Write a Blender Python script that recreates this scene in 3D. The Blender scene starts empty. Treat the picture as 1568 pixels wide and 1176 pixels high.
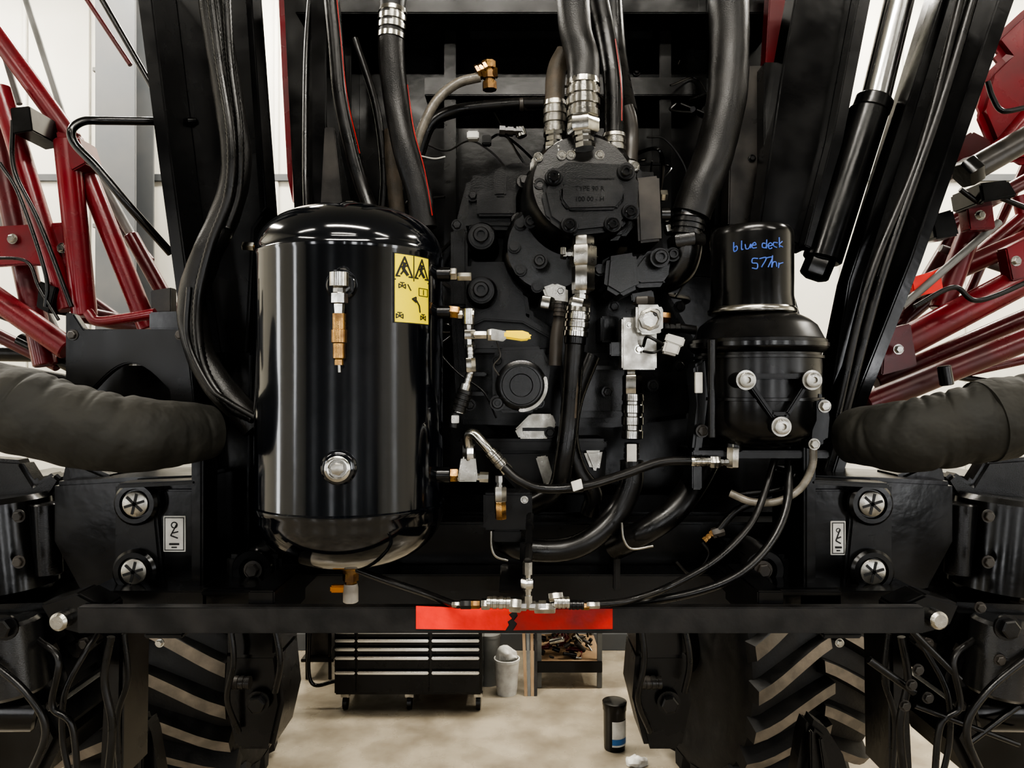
import bpy, bmesh, math, random
from mathutils import Vector, Matrix
random.seed(7)
F=1132.0; H=1.9
def P(u,v,y): return Vector(((u-784)/F*y, y, H-(v-588)/F*y))
def K(px,y): return px*y/F

# ---------------------------------------------------------------- materials
def mat(name,col,rough=.5,metal=0,col2=None,ns=8,bump=0,bs=60,rv=.1,emit=None,es=0,coat=0,thr=(.4,.65),spec=.5,bd=.01):
    m=bpy.data.materials.new(name); m.use_nodes=True
    nt=m.node_tree; N=nt.nodes; L=nt.links; p=N['Principled BSDF']
    p.inputs['Base Color'].default_value=(*col,1); p.inputs['Roughness'].default_value=rough
    p.inputs['Metallic'].default_value=metal; p.inputs['Specular IOR Level'].default_value=spec
    if coat: p.inputs['Coat Weight'].default_value=coat; p.inputs['Coat Roughness'].default_value=.07
    tc=N.new('ShaderNodeTexCoord')
    n=N.new('ShaderNodeTexNoise'); n.inputs['Scale'].default_value=ns; n.inputs['Detail'].default_value=6
    L.new(tc.outputs['Object'],n.inputs['Vector'])
    if col2:
        r=N.new('ShaderNodeValToRGB'); r.color_ramp.elements[0].position=thr[0]; r.color_ramp.elements[1].position=thr[1]
        r.color_ramp.elements[0].color=(*col,1); r.color_ramp.elements[1].color=(*col2,1)
        L.new(n.outputs['Fac'],r.inputs['Fac']); L.new(r.outputs['Color'],p.inputs['Base Color'])
    if rv:
        mr=N.new('ShaderNodeMapRange'); mr.inputs['From Min'].default_value=.3; mr.inputs['From Max'].default_value=.7
        mr.inputs['To Min'].default_value=max(0.02,rough-rv); mr.inputs['To Max'].default_value=min(1,rough+rv)
        L.new(n.outputs['Fac'],mr.inputs['Value']); L.new(mr.outputs['Result'],p.inputs['Roughness'])
    if bump:
        n2=N.new('ShaderNodeTexNoise'); n2.inputs['Scale'].default_value=bs; n2.inputs['Detail'].default_value=3
        L.new(tc.outputs['Object'],n2.inputs['Vector'])
        b=N.new('ShaderNodeBump'); b.inputs['Strength'].default_value=bump; b.inputs['Distance'].default_value=bd
        L.new(n2.outputs['Fac'],b.inputs['Height']); L.new(b.outputs['Normal'],p.inputs['Normal'])
    if emit: p.inputs['Emission Color'].default_value=(*emit,1); p.inputs['Emission Strength'].default_value=es
    return m
TANK=mat('tank_black_enamel',(.002,.003,.005),.13,0,(.004,.005,.008),3,.05,7,.04,coat=.6)
BLK=mat('black_paint',(.003,.003,.0035),.21,0,(.007,.0068,.0065),7,.03,40,.08,spec=.48)
SATIN=mat('satin_black_paint',(.004,.004,.0045),.28,0,(.010,.0095,.009),5,.03,30,.1,spec=.43)
DUST=mat('dusty_black_paint',(.022,.020,.018),.36,0,(.06,.052,.044),10,.04,50,.1)
CAST=mat('cast_iron_black',(.0035,.0035,.004),.24,0,(.0085,.0082,.008),14,.25,420,.05,spec=.52,bd=.0012)
PUMPM=mat('pump_dark_grey_paint',(.007,.007,.0075),.24,0,(.014,.0135,.013),9,.25,420,.05,spec=.62,bd=.0012)
RUB=mat('hose_rubber',(.005,.005,.005),.31,0,(.011,.010,.0095),20,.04,90,.08,spec=.45)
WRAP=mat('braided_hose_sleeve',(.007,.0068,.0065),.38,0,(.013,.012,.011),18,.3,300,.06,spec=.42,bd=.002)
BRN=mat('grimy_sleeve',(.05,.04,.028),.6,0,(.09,.07,.05),25,.3,200,.1,bd=.003)
STEEL=mat('zinc_plated_steel',(.50,.49,.455),.20,1,(.27,.26,.24),30,.02,80,.08)
CHROME=mat('chrome_rod',(.78,.78,.77),.17,1,None,5,0,1,.03)
ALU=mat('cast_aluminium',(.42,.405,.37),.32,1,(.26,.25,.225),30,.2,300,.1,bd=.0015)
BRASS=mat('brass',(.34,.205,.085),.30,1,(.17,.10,.055),40,.05,80,.1)
YEL=mat('yellow_label_vinyl',(.80,.66,.012),.4,0,None,5,0,1,.05)
YHD=mat('yellow_handle_vinyl',(.90,.66,.01),.35,0,None,5,0,1,.05)
ORG=mat('orange_lever_plastic',(.85,.33,.01),.4,0,None,5,0,1,.05)
INK=mat('label_ink',(.01,.01,.01),.5)
BLUE=mat('blue_marker',(.06,.13,.48),.6,0,None,5,0,1,0)
WHT=mat('white_plastic',(.58,.57,.53),.45,0,(.44,.42,.39),20)
RED=mat('red_implement_paint',(.17,.012,.018),.28,0,(.105,.012,.015),6,.03,20,.1)
RED2=mat('dark_red_paint',(.095,.010,.013),.30,0,(.05,.010,.011),6,.03,20,.1)
TAPE=mat('red_reflective_tape',(.88,.040,.022),.4,0,(.68,.024,.014),12,.2,25,.1)
TAPE2=mat('worn_red_tape',(.40,.016,.012),.4,0,(.2,.010,.009),12,.2,25,.1)
BEAMM=mat('scuffed_black_bar',(.006,.006,.006),.40,0,(.017,.0158,.015),16,.05,60,.1,spec=.4)
CANV=mat('black_canvas',(.014,.0135,.0105),.75,0,(.024,.0225,.0175),9,.6,14,.08,bd=.02)
TYRE=mat('tyre_rubber',(.006,.006,.006),.6,0,(.013,.012,.011),15,.1,80,.1)
LUG=mat('dusty_tyre_lug',(.11,.095,.075),.8,0,(.175,.148,.118),15,.1,60,.1)
GREY=mat('grey_painted_steel',(.20,.20,.19),.5,0,(.13,.13,.12),8)
TAN=mat('pale_wood',(.36,.25,.15),.7,0,(.26,.17,.1),6)
CLR=mat('clear_braided_hose',(.20,.18,.15),.3,0,(.12,.11,.09),40,.3,120,.1,bd=.003)
WALLM=mat('wall_panel_paint',(.64,.62,.555),.6,0,(.57,.55,.49),1.2,.05,5)
WALLF=mat('shop_wall_front_paint',(.10,.10,.095),.7,0,(.07,.07,.07),1.2)
CEIL=mat('ceiling_paint',(.22,.215,.20),.8)
COLM=mat('column_grey_paint',(.085,.09,.095),.55,0,(.11,.11,.11),3)
CONC=mat('polished_concrete',(.33,.29,.225),.30,0,(.16,.135,.10),4.5,.05,30,.12,thr=(.36,.70))
LAMP=mat('lamp_diffuser',(.9,.9,.9),.5,emit=(1,.96,.88),es=16)
WINGLOW=mat('added_window_glow',(.8,.8,.8),.3,emit=(.95,.97,1),es=8)  # glowing panes of the added windows, for tank streaks and fill
BLUEP=mat('blue_plastic',(.03,.12,.3),.4)

# ---------------------------------------------------------------- builder
class B:
    def __init__(s,name): s.name=name; s.bm=bmesh.new(); s.mats=[]
    def mi(s,m):
        if m not in s.mats: s.mats.append(m)
        return s.mats.index(m)
    def add(s,vs,fs,m,bev=0,seg=2):
        i=s.mi(m)
        t=bmesh.new(); bv=[t.verts.new(v) for v in vs]
        for f in fs:
            try: t.faces.new([bv[k] for k in f])
            except ValueError: pass
        bmesh.ops.recalc_face_normals(t,faces=t.faces)
        if bev>0:
            t.edges.ensure_lookup_table()
            ed=[e for e in t.edges if len(e.link_faces)==2 and e.calc_face_angle(0)>.6]
            bmesh.ops.bevel(t,geom=ed,offset=bev,segments=seg,affect='EDGES',clamp_overlap=True)
        for f in t.faces: f.material_index=i; f.smooth=True
        me=bpy.data.meshes.new('t'); t.to_mesh(me); t.free(); s.bm.from_mesh(me); bpy.data.meshes.remove(me)
        return s
    def prism(s,uv,y0,y1,m,bev=.003):
        a=[P(u,v,y0) for u,v in uv]; n=len(a)
        b=[Vector((p.x,y1,p.z)) for p in a]
        fs=[list(range(n)),list(range(n,2*n))[::-1]]+[[i,(i+1)%n,(i+1)%n+n,i+n] for i in range(n)]
        return s.add(a+b,fs,m,bev)
    def rect(s,u0,v0,u1,v1,y0,y1,m,bev=.003): return s.prism([(u0,v0),(u1,v0),(u1,v1),(u0,v1)],y0,y1,m,bev)
    def box(s,x0,x1,y0,y1,z0,z1,m,bev=.003):
        vs=[Vector((x,y,z)) for x in (x0,x1) for y in (y0,y1) for z in (z0,z1)]
        return s.add(vs,[(0,1,3,2),(4,6,7,5),(0,4,5,1),(2,3,7,6),(0,2,6,4),(1,5,7,3)],m,bev)
    def lathe(s,p,d,prof,m,seg=32,rot=0):
        d=d.normalized(); a=d.orthogonal().normalized()
        if abs(d.z)>.9: a=Vector((1,0,0)); a=(a-d*a.dot(d)).normalized()
        b=d.cross(a); vs=[]; fs=[]
        for t,r in prof:
            r=max(r,1e-5)
            for k in range(seg):
                g=2*math.pi*k/seg+rot
                vs.append(p+d*t+(a*math.cos(g)+b*math.sin(g))*r)
        for i in range(len(prof)-1):
            for k in range(seg):
                k2=(k+1)%seg; fs.append([i*seg+k,i*seg+k2,(i+1)*seg+k2,(i+1)*seg+k])
        fs.append(list(range(seg))[::-1]); n=(len(prof)-1)*seg; fs.append([n+k for k in range(seg)])
        return s.add(vs,fs,m)
    def cyl(s,p,q,r,m,seg=24,r2=None,c=.12):
        d=q-p; L=d.length; r2=r if r2 is None else r2; e=min(c*r,L*.3)
        return s.lathe(p,d,[(0,r-e),(e,r),(L-e,r2),(L,r2-e)],m,seg)
    def seg(s,u1,v1,u2,v2,w,y,m,kind='cyl',y2=None,w2=None):
        y2=y if y2 is None else y2
        p=P(u1,v1,y); q=P(u2,v2,y2); r=K(w/2,y); r2=K((w2 or w)/2,y2); d=q-p; L=d.length
        if kind=='cyl': return s.cyl(p,q,r,m,24,r2)
        if kind=='hex':
            e=min(.15*r,L*.2); return s.lathe(p,d,[(0,r*.88),(e,r),(L-e,r),(L,r*.88)],m,6,.3)
        if kind=='crimp':
            pr=[(0,.72),(.02,.95),(.16,1),(.18,.9),(.24,.9),(.26,1),(.42,1),(.44,.9),(.5,.9),(.52,1),(.68,1),(.70,.88),(.80,.88),(.82,.97),(.98,.97),(1,.8)]
            return s.lathe(p,d,[(t*L,r*k) for t,k in pr],m,28)
        if kind=='stack':
            pr=[(0,.7),(0,1),(.25,1),(.25,.7),(.35,.7),(.35,.9),(.6,.9),(.6,.65),(.72,.65),(.72,1),(1,1),(1,.7)]
            return s.lathe(p,d,[(t*L,r*k) for t,k in pr],m,8,.2)
    def tube(s,pts,r,m,seg=14,corr=0,cp=.01,raw=False,sub=10,lump=0,caps=True,fold=0):
        P_=pts if raw else [P(*p) for p in pts]
        n=len(P_); path=[]
        ext=[P_[0]*2-P_[1]]+P_+[P_[-1]*2-P_[-2]]
        for i in range(n-1):
            p0,p1,p2,p3=ext[i:i+4]
            L=(p2-p1).length; ss=max(2,int(L/cp)) if corr else sub
            for k in range(ss):
                t=k/ss
                path.append(.5*((2*p1)+(p2-p0)*t+(2*p0-5*p1+4*p2-p3)*t*t+(3*p1-p0-3*p2+p3)*t**3))
        path.append(P_[-1])
        rs=r if isinstance(r,(list,tuple)) else [r]*n
        N=len(path); T=[(path[min(i+1,N-1)]-path[max(i-1,0)]).normalized() for i in range(N)]
        a=T[0].orthogonal().normalized(); vs=[]; fs=[]
        ph=random.random()*6; q10=10/sub
        # a handful of localised diagonal folds: (position, angle, slant, width, depth)
        fl=[(random.uniform(0,(n-1)*10),random.uniform(0,6.28),random.uniform(-2.5,2.5),random.uniform(.5,1.3),random.uniform(.5,1)) for _ in range(26)] if fold else []
        for i in range(N):
            a=(a-T[i]*a.dot(T[i])).normalized(); b=T[i].cross(a)
            f=i/(N-1)*(n-1); j=min(int(f),n-2); rr=rs[j]+(rs[j+1]-rs[j])*(f-j)
            if corr: rr*=1+(corr if i%2 else -corr)
            for k in range(seg):
                g=2*math.pi*k/seg; I=i*q10
                q=rr*(1+lump*(math.sin(g*3+I*.35+ph)*.5+math.sin(g*2-I*.5+ph*2)*.35+math.sin(I*.31+g*5)*.3+.25*math.sin(g*4+I*1.1))) if lump else rr
                for pi_,pg,sl,wd,dp in fl:
                    dg=(g-pg+math.pi)%(2*math.pi)-math.pi
                    if abs(dg)<1.3 and abs(I-pi_)<6:
                        e=(I-pi_-sl*dg)/wd
                        q-=rr*fold*dp*math.exp(-e*e)*(math.cos(dg*1.2)**2)
                vs.append(path[i]+(a*math.cos(g)+b*math.sin(g))*q)
        for i in range(N-1):
            for k in range(seg):
                k2=(k+1)%seg; fs.append([i*seg+k,i*seg+k2,(i+1)*seg+k2,(i+1)*seg+k])
        if caps: fs.append(list(range(seg))[::-1]); fs.append([(N-1)*seg+k for k in range(seg)])
        return s.add(vs,fs,m)
    def hose(s,pts,w,m,**kw):
        return s.tube(pts,[K(w/2,p[2]) for p in pts],m,**kw)
    def bolt(s,u,v,y,w,m,d=Vector((0,-1,0)),sock=False):
        p=P(u,v,y); r=K(w/2,y)
        s.lathe(p,d,[(0,r),(r*.2,r),(r*.2,r*.75)],m,20)
        if sock:
            s.lathe(p+d*r*.2,d,[(0,r*.72),(r*.6,r*.72),(r*.7,r*.62),(r*.7,r*.38),(r*.3,r*.36),(r*.3,0)],m,18)
        else:
            s.lathe(p+d*r*.2,d,[(0,r*.75),(r*.45,r*.75),(r*.55,r*.62)],m,6,.4)
        return s
    def done(s):
        me=bpy.data.meshes.new(s.name); s.bm.to_mesh(me); s.bm.free()
        for m in s.mats: me.materials.append(m)
        try: me.set_sharp_from_angle(angle=math.radians(38))
        except Exception: pass
        xs=[v.co for v in me.vertices]
        c=Vector([(min(v[i] for v in xs)+max(v[i] for v in xs))/2 for i in range(3)])
        me.transform(Matrix.Translation(-c))
        o=bpy.data.objects.new(s.name,me); o.location=c
        bpy.context.scene.collection.objects.link(o); return o
def textmesh(txt,size):
    cu=bpy.data.curves.new('t','FONT'); cu.body=txt; cu.size=size; cu.resolution_u=3
    ob=bpy.data.objects.new('t',cu); bpy.context.scene.collection.objects.link(ob)
    dg=bpy.context.evaluated_depsgraph_get(); me=ob.evaluated_get(dg).to_mesh()
    vs=[v.co.copy() for v in me.vertices]; fs=[list(p.vertices) for p in me.polygons]
    bpy.data.objects.remove(ob); return vs,fs

# ================================================================ ROOM
RX0,RX1,RY0,RY1,RZ=-6,6,-5,5.3,5.2
B('floor').box(RX0,RX1,RY0,RY1,-.1,0,CONC,0).done()
B('ceiling').box(RX0,RX1,RY0,RY1,RZ,RZ+.1,CEIL,0).done()
b=B('wall_back'); b.box(RX0,RX1,RY1,RY1+.1,0,RZ,WALLM,0)
x=RX0+.25
while x<RX1: b.box(x,x+.03,RY1-.015,RY1,0.0,RZ,WALLM,.004); x+=.45
b.box(RX0,RX1,RY1-.02,RY1,3.35,3.40,COLM,.003)
b.done()
B('wall_left').box(RX0-.1,RX0,RY0,RY1,0,RZ,WALLM,0).done()
B('wall_right').box(RX1,RX1+.1,RY0,RY1,0,RZ,WALLM,0).done()
B('wall_front').box(RX0,RX1,RY0-.1,RY0,0,RZ,WALLF,0).done()
B('baseboard_back').box(RX0,RX1,RY1-.03,RY1-.016,0,.12,COLM,.003).done()
b=B('steel_column'); 
x0=P(152,0,5).x; x1=P(213,0,5).x
b.box(x0,x1,4.95,4.97,0,RZ,COLM); b.box(x0,x1,5.2,5.22,0,RZ,COLM); b.box((x0+x1)/2-.01,(x0+x1)/2+.01,4.97,5.2,0,RZ,COLM); b.done()
b=B('electrical_conduit')
xc=P(148,0,5.2).x
b.cyl(Vector((xc,5.22,1.0)),Vector((xc,5.22,RZ)),.012,GREY); 
for z in (2.0,3.0,4.1): b.box(xc-.03,xc+.03,5.2,5.285,z,z+.03,GREY)
b.done()
wn=0
for x,w in ((-4.6,.7),(-1.75,.55),(.2,.12),(1.3,.6),(2.6,.12),(3.7,.8)):  # unseen, added and spaced so the tank reflects vertical streaks
    wn+=1
    b=B('added_streak_window_%d'%wn); b.box(x,x+w,RY0+.0,RY0+.03,.6,3.3,WINGLOW,0)
    for xx in (x-.05,x+w): b.box(xx,xx+.05,RY0,RY0+.07,.55,3.35,COLM)
    for zz in (.55,3.3): b.box(x,x+w,RY0,RY0+.07,zz,zz+.05,COLM)
    b.done()
for sx,y,w in ((1,-3.6,.5),(1,-1.8,.8),(-1,-2.6,.5),(-1,.3,.5)):  # unseen side-wall panes, added to give the tank further streaks
    wn+=1
    b=B('added_streak_window_%d'%wn); xa=sx*6; xi=xa-sx*.03; xj=xa-sx*.07
    b.box(min(xa,xi),max(xa,xi),y,y+w,.6,3.3,WINGLOW,0)
    for yy in (y-.05,y+w): b.box(min(xa,xj),max(xa,xj),yy,yy+.05,.55,3.35,COLM)
    for zz in (.55,3.3): b.box(min(xa,xj),max(xa,xj),y,y+w,zz,zz+.05,COLM)
    b.done()
def lamp(x,y,sx,sy,e,name='ceiling_light_fixture'):
    b=B(name); b.box(x-sx/2-.03,x+sx/2+.03,y-sy/2-.03,y+sy/2+.03,RZ-.12,RZ-.05,WHT); b.box(x-sx/2,x+sx/2,y-sy/2,y+sy/2,RZ-.14,RZ-.12,LAMP,0)
    b.cyl(Vector((x,y,RZ-.05)),Vector((x,y,RZ)),.02,STEEL); o=b.done()
    li=bpy.data.lights.new('lamp_light','AREA'); li.shape='RECTANGLE'; li.size=sx; li.size_y=sy; li.energy=e; li.color=(1,.95,.86)
    lo=bpy.data.objects.new('light',li); lo.location=(x,y,RZ-.16); bpy.context.scene.collection.objects.link(lo)
    lo.parent=o; lo.matrix_parent_inverse=Matrix.Translation(-o.location)
for x,y,sx,sy,e in [(0,-.6,2.6,.22,135),(0,-3.4,2.6,.22,75),(-3.4,-1.2,1.8,.2,52),(3.4,-1.2,1.8,.2,52),(-4.2,3.3,.4,2.4,215),(4.2,3.3,.4,2.4,215),(0,4.5,2.4,.3,185),(-2.2,4.4,1.2,.3,85),(2.4,4.4,1.2,.3,85)]:  # fixtures behind the machine are unseen, added to brighten back wall and floor
    lamp(x,y,sx,sy,e)

# ================================================================ AIR TANK
TX,TY,TR=-.362,1.66,.206
b=B('air_tank')
prof=[(0,0)]
zb=1.497
for i in range(1,13):
    a=i/12*math.pi/2; prof.append((.128*(1-math.cos(a)),(TR+.003)*math.sin(a)**.8))
prof+=[(.130,TR+.004),(.140,TR+.004),(.143,TR),(.675,TR),(.678,TR+.0015),(.684,TR+.0015),(.687,TR-.001)]
for i in range(1,17):
    a=i/16*math.pi/2; prof.append((.687+.108*math.sin(a),(TR-.001)*max(0,math.cos(a))**.72))
b.lathe(Vector((TX,TY,zb)),Vector((0,0,1)),prof,TANK,96)
def onT(u,v,r=None):
    r=r or TR; a=(u-784)/F
    A=a*a+1; Bq=-2*(a*TX+TY); C=TX*TX+TY*TY-r*r
    t=(-Bq-math.sqrt(Bq*Bq-4*A*C))/(2*A)
    return Vector((a*t,t,H-(v-588)/F*t))
def tn(p): return Vector((p.x-TX,p.y-TY,0)).normalized()
b.lathe(Vector((TX,TY,2.285)),Vector((0,0,1)),[(0,.03),(.012,.03),(.014,.022),(.014,.018)],BLK,24)
b.lathe(Vector((TX,TY,2.295)),Vector((0,0,1)),[(0,.016),(.012,.016),(.014,.012)],STEEL,6)
p=onT(519,716); n=tn(p)
b.lathe(p-n*.01,n,[(0,.036),(.012,.035),(.016,.031),(.022,.031),(.024,.028)],TANK,32)
b.lathe(p+n*.01,n,[(0,.025),(.016,.025),(.018,.022),(.018,.018),(.012,.017),(.012,0)],STEEL,32)
b.lathe(p+n*.02,n,[(0,.013),(.006,.013),(.007,.011)],ALU,6)
p=onT(523,437); n=tn(p)
b.lathe(p-n*.01,n,[(0,.032),(.012,.031),(.018,.028),(.02,.026)],TANK,32)
q=p+n*.045
b.lathe(p+n*.005,n,[(0,.017),(.02,.017),(.02,.013),(.04,.013)],STEEL,6)
b.lathe(q+Vector((0,0,.022)),Vector((0,0,-1)),[(0,.012),(.004,.019),(.03,.019),(.034,.012)],STEEL,10)
b.lathe(q,Vector((0,0,-1)),[(0,.012),(.02,.013),(.022,.017),(.04,.017),(.042,.011),(.06,.010)],STEEL,8)
b.lathe(q+Vector((0,0,-.06)),Vector((0,0,-1)),[(0,.013),(.03,.013),(.031,.015),(.055,.015),(.057,.012),(.085,.012),(.088,.009),(.098,.009)],BRASS,16)
b.tube([q+Vector((0,0,-.15)),q+Vector((.001,0,-.172))],.003,STEEL,raw=True)
# yellow safety label
p0=onT(602,390); p1=onT(656,496)
th0=math.atan2(p0.x-TX,-(p0.y-TY)); p1b=onT(656,390); th1=math.atan2(p1b.x-TX,-(p1b.y-TY))
z0=onT(629,496).z; z1=onT(629,390).z
def LB(s_,t_,off=.0012):
    th=th0+(th1-th0)*s_; z=z1+(z0-z1)*t_; r=TR+off
    return Vector((TX+math.sin(th)*r,TY-math.cos(th)*r,z))
def patch(bb,s0,t0,s1,t1,m,off,n=10):
    vs=[];fs=[]
    for i in range(n+1):
        s_=s0+(s1-s0)*i/n; vs+=[LB(s_,t0,off),LB(s_,t1,off)]
    for i in range(n): fs.append([2*i,2*i+1,2*i+3,2*i+2])
    bb.add(vs,fs,m)
def line(bb,pts,w,m=INK,off=.0026):
    for (sa,ta),(sb,tb) in zip(pts[:-1],pts[1:]):
        dx,dy=sb-sa,(tb-ta)*1.9; l=math.hypot(dx,dy) or 1; nx,ny=-dy/l*w/2,dx/l*w/2/1.9
        ex,ey=dx/l*w*.3,dy/l*w*.3/1.9
        bb.add([LB(sa+nx-ex,ta+ny-ey,off),LB(sb+nx+ex,tb+ny+ey,off),LB(sb-nx+ex,tb-ny+ey,off),LB(sa-nx-ex,ta-ny-ey,off)],[(0,1,2,3)],m)
patch(b,0,0,1,1,INK,.0012); patch(b,.03,.015,.97,.985,YEL,.0018)
line(b,[(.03,.38),(.97,.38)],.03); line(b,[(.5,.015),(.5,.38)],.025)
for c in (.26,.74):
    line(b,[(c,.05),(c+.2,.33),(c-.2,.33),(c,.05)],.045); line(b,[(c,.14),(c-.03,.22),(c+.07,.30)],.08); line(b,[(c-.09,.2),(c+.09,.17)],.04); line(b,[(c-.02,.24),(c-.09,.3)],.04)
for cx_,cy_ in ((.2,.47),(.78,.9),(.14,.9)):
    line(b,[(cx_-.08,cy_-.03),(cx_+.08,cy_+.03),(cx_+.08,cy_-.03),(cx_-.08,cy_+.03),(cx_-.08,cy_-.03)],.025); line(b,[(cx_,cy_),(cx_,cy_-.05)],.025); line(b,[(cx_-.05,cy_-.05),(cx_+.05,cy_-.05)],.025)
line(b,[(.34,.44),(.42,.52)],.03)
line(b,[(.65,.47),(.93,.47),(.93,.58),(.65,.58),(.65,.47)],.02); line(b,[(.79,.49),(.79,.56)],.025)
line(b,[(.46,.64),(.58,.66),(.66,.73),(.68,.82)],.04); line(b,[(.46,.64),(.56,.61),(.56,.68),(.46,.64)],.04)
zc=zb
b.lathe(Vector((TX,TY,zc+.01)),Vector((0,0,-1)),[(0,.03),(.02,.028),(.022,.02),(.03,.02)],BRASS,20)
b.lathe(Vector((TX,TY,zc-.018)),Vector((0,0,-1)),[(0,.018),(.02,.018),(.021,.014),(.03,.014)],BRASS,6)
b.lathe(Vector((TX,TY,zc-.045)),Vector((0,0,-1)),[(0,.015),(.01,.017),(.04,.017),(.042,.014)],WHT,20)
b.box(TX-.045,TX-.01,TY-.008,TY+.008,zc-.064,zc-.048,ORG)
b.box(TX-.06,TX+.06,TY+TR-.01,TY+TR+.06,1.70,2.10,BLK)
b.done()

# valve tree on tank
b=B('ball_valve')
y=1.62
b.seg(668,420,690,420,22,y,BLK); b.seg(688,420,700,420,20,y,STEEL,'hex'); b.seg(700,424,722,424,14,y,STEEL,'hex')
b.seg(668,478,690,478,20,y,SATIN); b.seg(686,477,704,479,20,y,BRASS,'hex'); b.seg(702,481,726,481,17,y,STEEL,'stack')
b.seg(717,472,717,498,20,y,STEEL); b.seg(717,496,718,528,16,y,STEEL,'stack'); b.seg(719,505,719,520,20,y,STEEL,'hex')
b.seg(719,513,748,513,13,y,STEEL,'hex'); b.seg(746,513,762,513,20,y,STEEL,'hex')
b.prism([(752,503),(775,507),(778,517),(770,523),(752,520)],y-.02,y-.016,ALU,.001)
b.prism([(772,506),(800,506),(812,510),(815,516),(810,521),(798,522),(772,518)],y-.025,y-.012,YHD,.004)
b.seg(719,528,720,550,14,y,STEEL,'crimp'); b.seg(720,548,721,570,17,y,STEEL,'hex'); b.seg(721,568,714,590,13,y,STEEL,'crimp')
b.hose([(714,588,y),(708,610,y),(703,632,y)],18,STEEL); b.seg(713,597,702,630,24,y,SATIN,'crimp')
b.hose([(760,522,y),(766,545,y),(756,560,y),(764,575,y)],2,DUST,seg=8)
b.seg(698,632,694,655,14,y,SATIN); b.rect(691,636,703,648,y-.012,y-.009,ALU,.001)
b.done()
b=B('hose_elbow_fitting')
b.seg(664,727,690,727,24,y,BLK); b.seg(684,727,702,727,22,y,BRASS,'hex'); b.seg(700,729,748,731,17,y,STEEL,'stack')
b.prism([(706,700),(728,700),(732,738),(700,738)],y-.012,y+.012,ALU,.004); b.seg(718,705,718,680,20,y,STEEL,'hex')
b.hose([(718,690,y),(716,668,y-.01),(726,664,y-.02),(742,680,y-.03),(757,698,y-.03)],15,STEEL)
b.seg(750,690,778,722,20,y-.03,STEEL,'crimp')
b.seg(765,728,766,768,15,y,STEEL,'stack'); b.seg(766,745,766,768,20,y,ALU,'hex'); b.seg(766,768,767,795,18,y,BRASS,'hex')
b.done()

# ================================================================ AIR DRYER (right)
b=B('air_dryer')
yd=1.72; cx=1151
def VL(bb,cu,yy,rows,m,seg=56):
    z0=P(0,rows[0][0],yy).z
    c=P(cu,rows[0][0],yy)
    bb.lathe(c,Vector((0,0,-1)),[(z0-P(0,v,yy).z,K(w,yy)) for v,w in rows],m,seg)
VL(b,cx,yd,[(352,0),(350,40),(352,56),(358,60),(366,61),(455,61),(470,63),(476,63)],BLK)
VL(b,cx,yd,[(472,63),(476,66),(480,66),(482,64)],STEEL)
VL(b,1159,yd,[(484,62),(490,74),(500,86),(520,96),(522,100),(534,101),(538,98),(542,92),(560,93),(600,92),(640,92),(662,86),(676,70),(684,40),(686,0)],SATIN)
VL(b,1159,yd,[(526,98),(527,103),(533,103),(534,98)],BLK)
tri=[(1141,582),(1242,582),(1195,653)]
for u,v in tri:
    p=P(u,v,yd-.165)
    b.cyl(p+Vector((0,.09,0)),p,.019,SATIN,24,.016); b.lathe(p,Vector((0,-1,0)),[(0,.021),(.006,.021),(.006,.016),(.016,.016),(.017,.013),(.017,.007),(.01,.006),(.01,0)],ALU,24)
def rib(u1,v1,u2,v2,w=7,d=.09):
    dx,dy=u2-u1,v2-v1; l=math.hypot(dx,dy); nx,ny=-dy/l*w/2,dx/l*w/2
    b.prism([(u1+nx,v1+ny),(u2+nx,v2+ny),(u2-nx,v2-ny),(u1-nx,v1-ny)],yd-.16,yd-.16+d,SATIN,.003)
rib(1150,588,1190,645); rib(1236,588,1200,645); rib(1150,576,1234,576,8); rib(1180,634,1212,634,6)
for v in (548,610): VL(b,1159,yd,[(v-3,90),(v-2,96),(v+2,96),(v+3,90)],SATIN)
b.seg(1090,520,1090,670,12,yd-.11,SATIN)
b.prism([(1062,560),(1080,548),(1085,610),(1075,690),(1060,690),(1068,620)],yd-.06,yd+.02,SATIN,.006)
b.prism([(1240,600),(1268,605),(1273,640),(1270,678),(1235,690)],yd-.1,yd+.05,SATIN,.01)
b.bolt(1262,622,yd-.1,20,ALU); b.bolt(1246,680,yd-.1,18,ALU); b.bolt(1075,660,yd-.07,20,DUST); b.bolt(1254,530,yd-.03,16,ALU)
b.rect(1065,570,1076,602,yd-.072,yd-.06,WHT,.001)
VL(b,1122,yd-.05,[(672,14),(690,14),(692,10)],SATIN)
cc=P(cx,0,yd); rc=K(61,yd)
def oncan(u,v):
    th=max(-1.45,min(1.45,K(u-cx,yd)/rc)); r=rc+.0006
    return Vector((cc.x+math.sin(th)*r,yd-math.cos(th)*r,P(0,v,yd-rc).z))
L_={'l':[[(3,-3),(3,11),(5,12)]],'u':[[(0,5),(1,11),(5,11),(7,5),(7,12)]],'d':[[(6,5),(1,5),(1,11),(6,10),(7,-2),(7,12)]],
 'b':[[(0,-2),(1,12),(6,10),(5,5),(1,6)]],'e':[[(0,8),(6,7),(4,4),(0,7),(2,12),(7,11)]],'k':[[(1,-3),(1,12)],[(7,3),(1,8),(7,12)]],'5':[[(7,0),(1,0),(1,5),(6,6),(5,12),(0,11)]],'7':[[(0,1),(8,0),(3,12)]],'h':[[(1,-2),(0,12),(1,7),(5,6),(6,12)]],'r':[[(1,5),(1,12),(2,7),(7,5)]],'c':[[(7,5),(1,5),(0,10),(6,12)]]}
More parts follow.
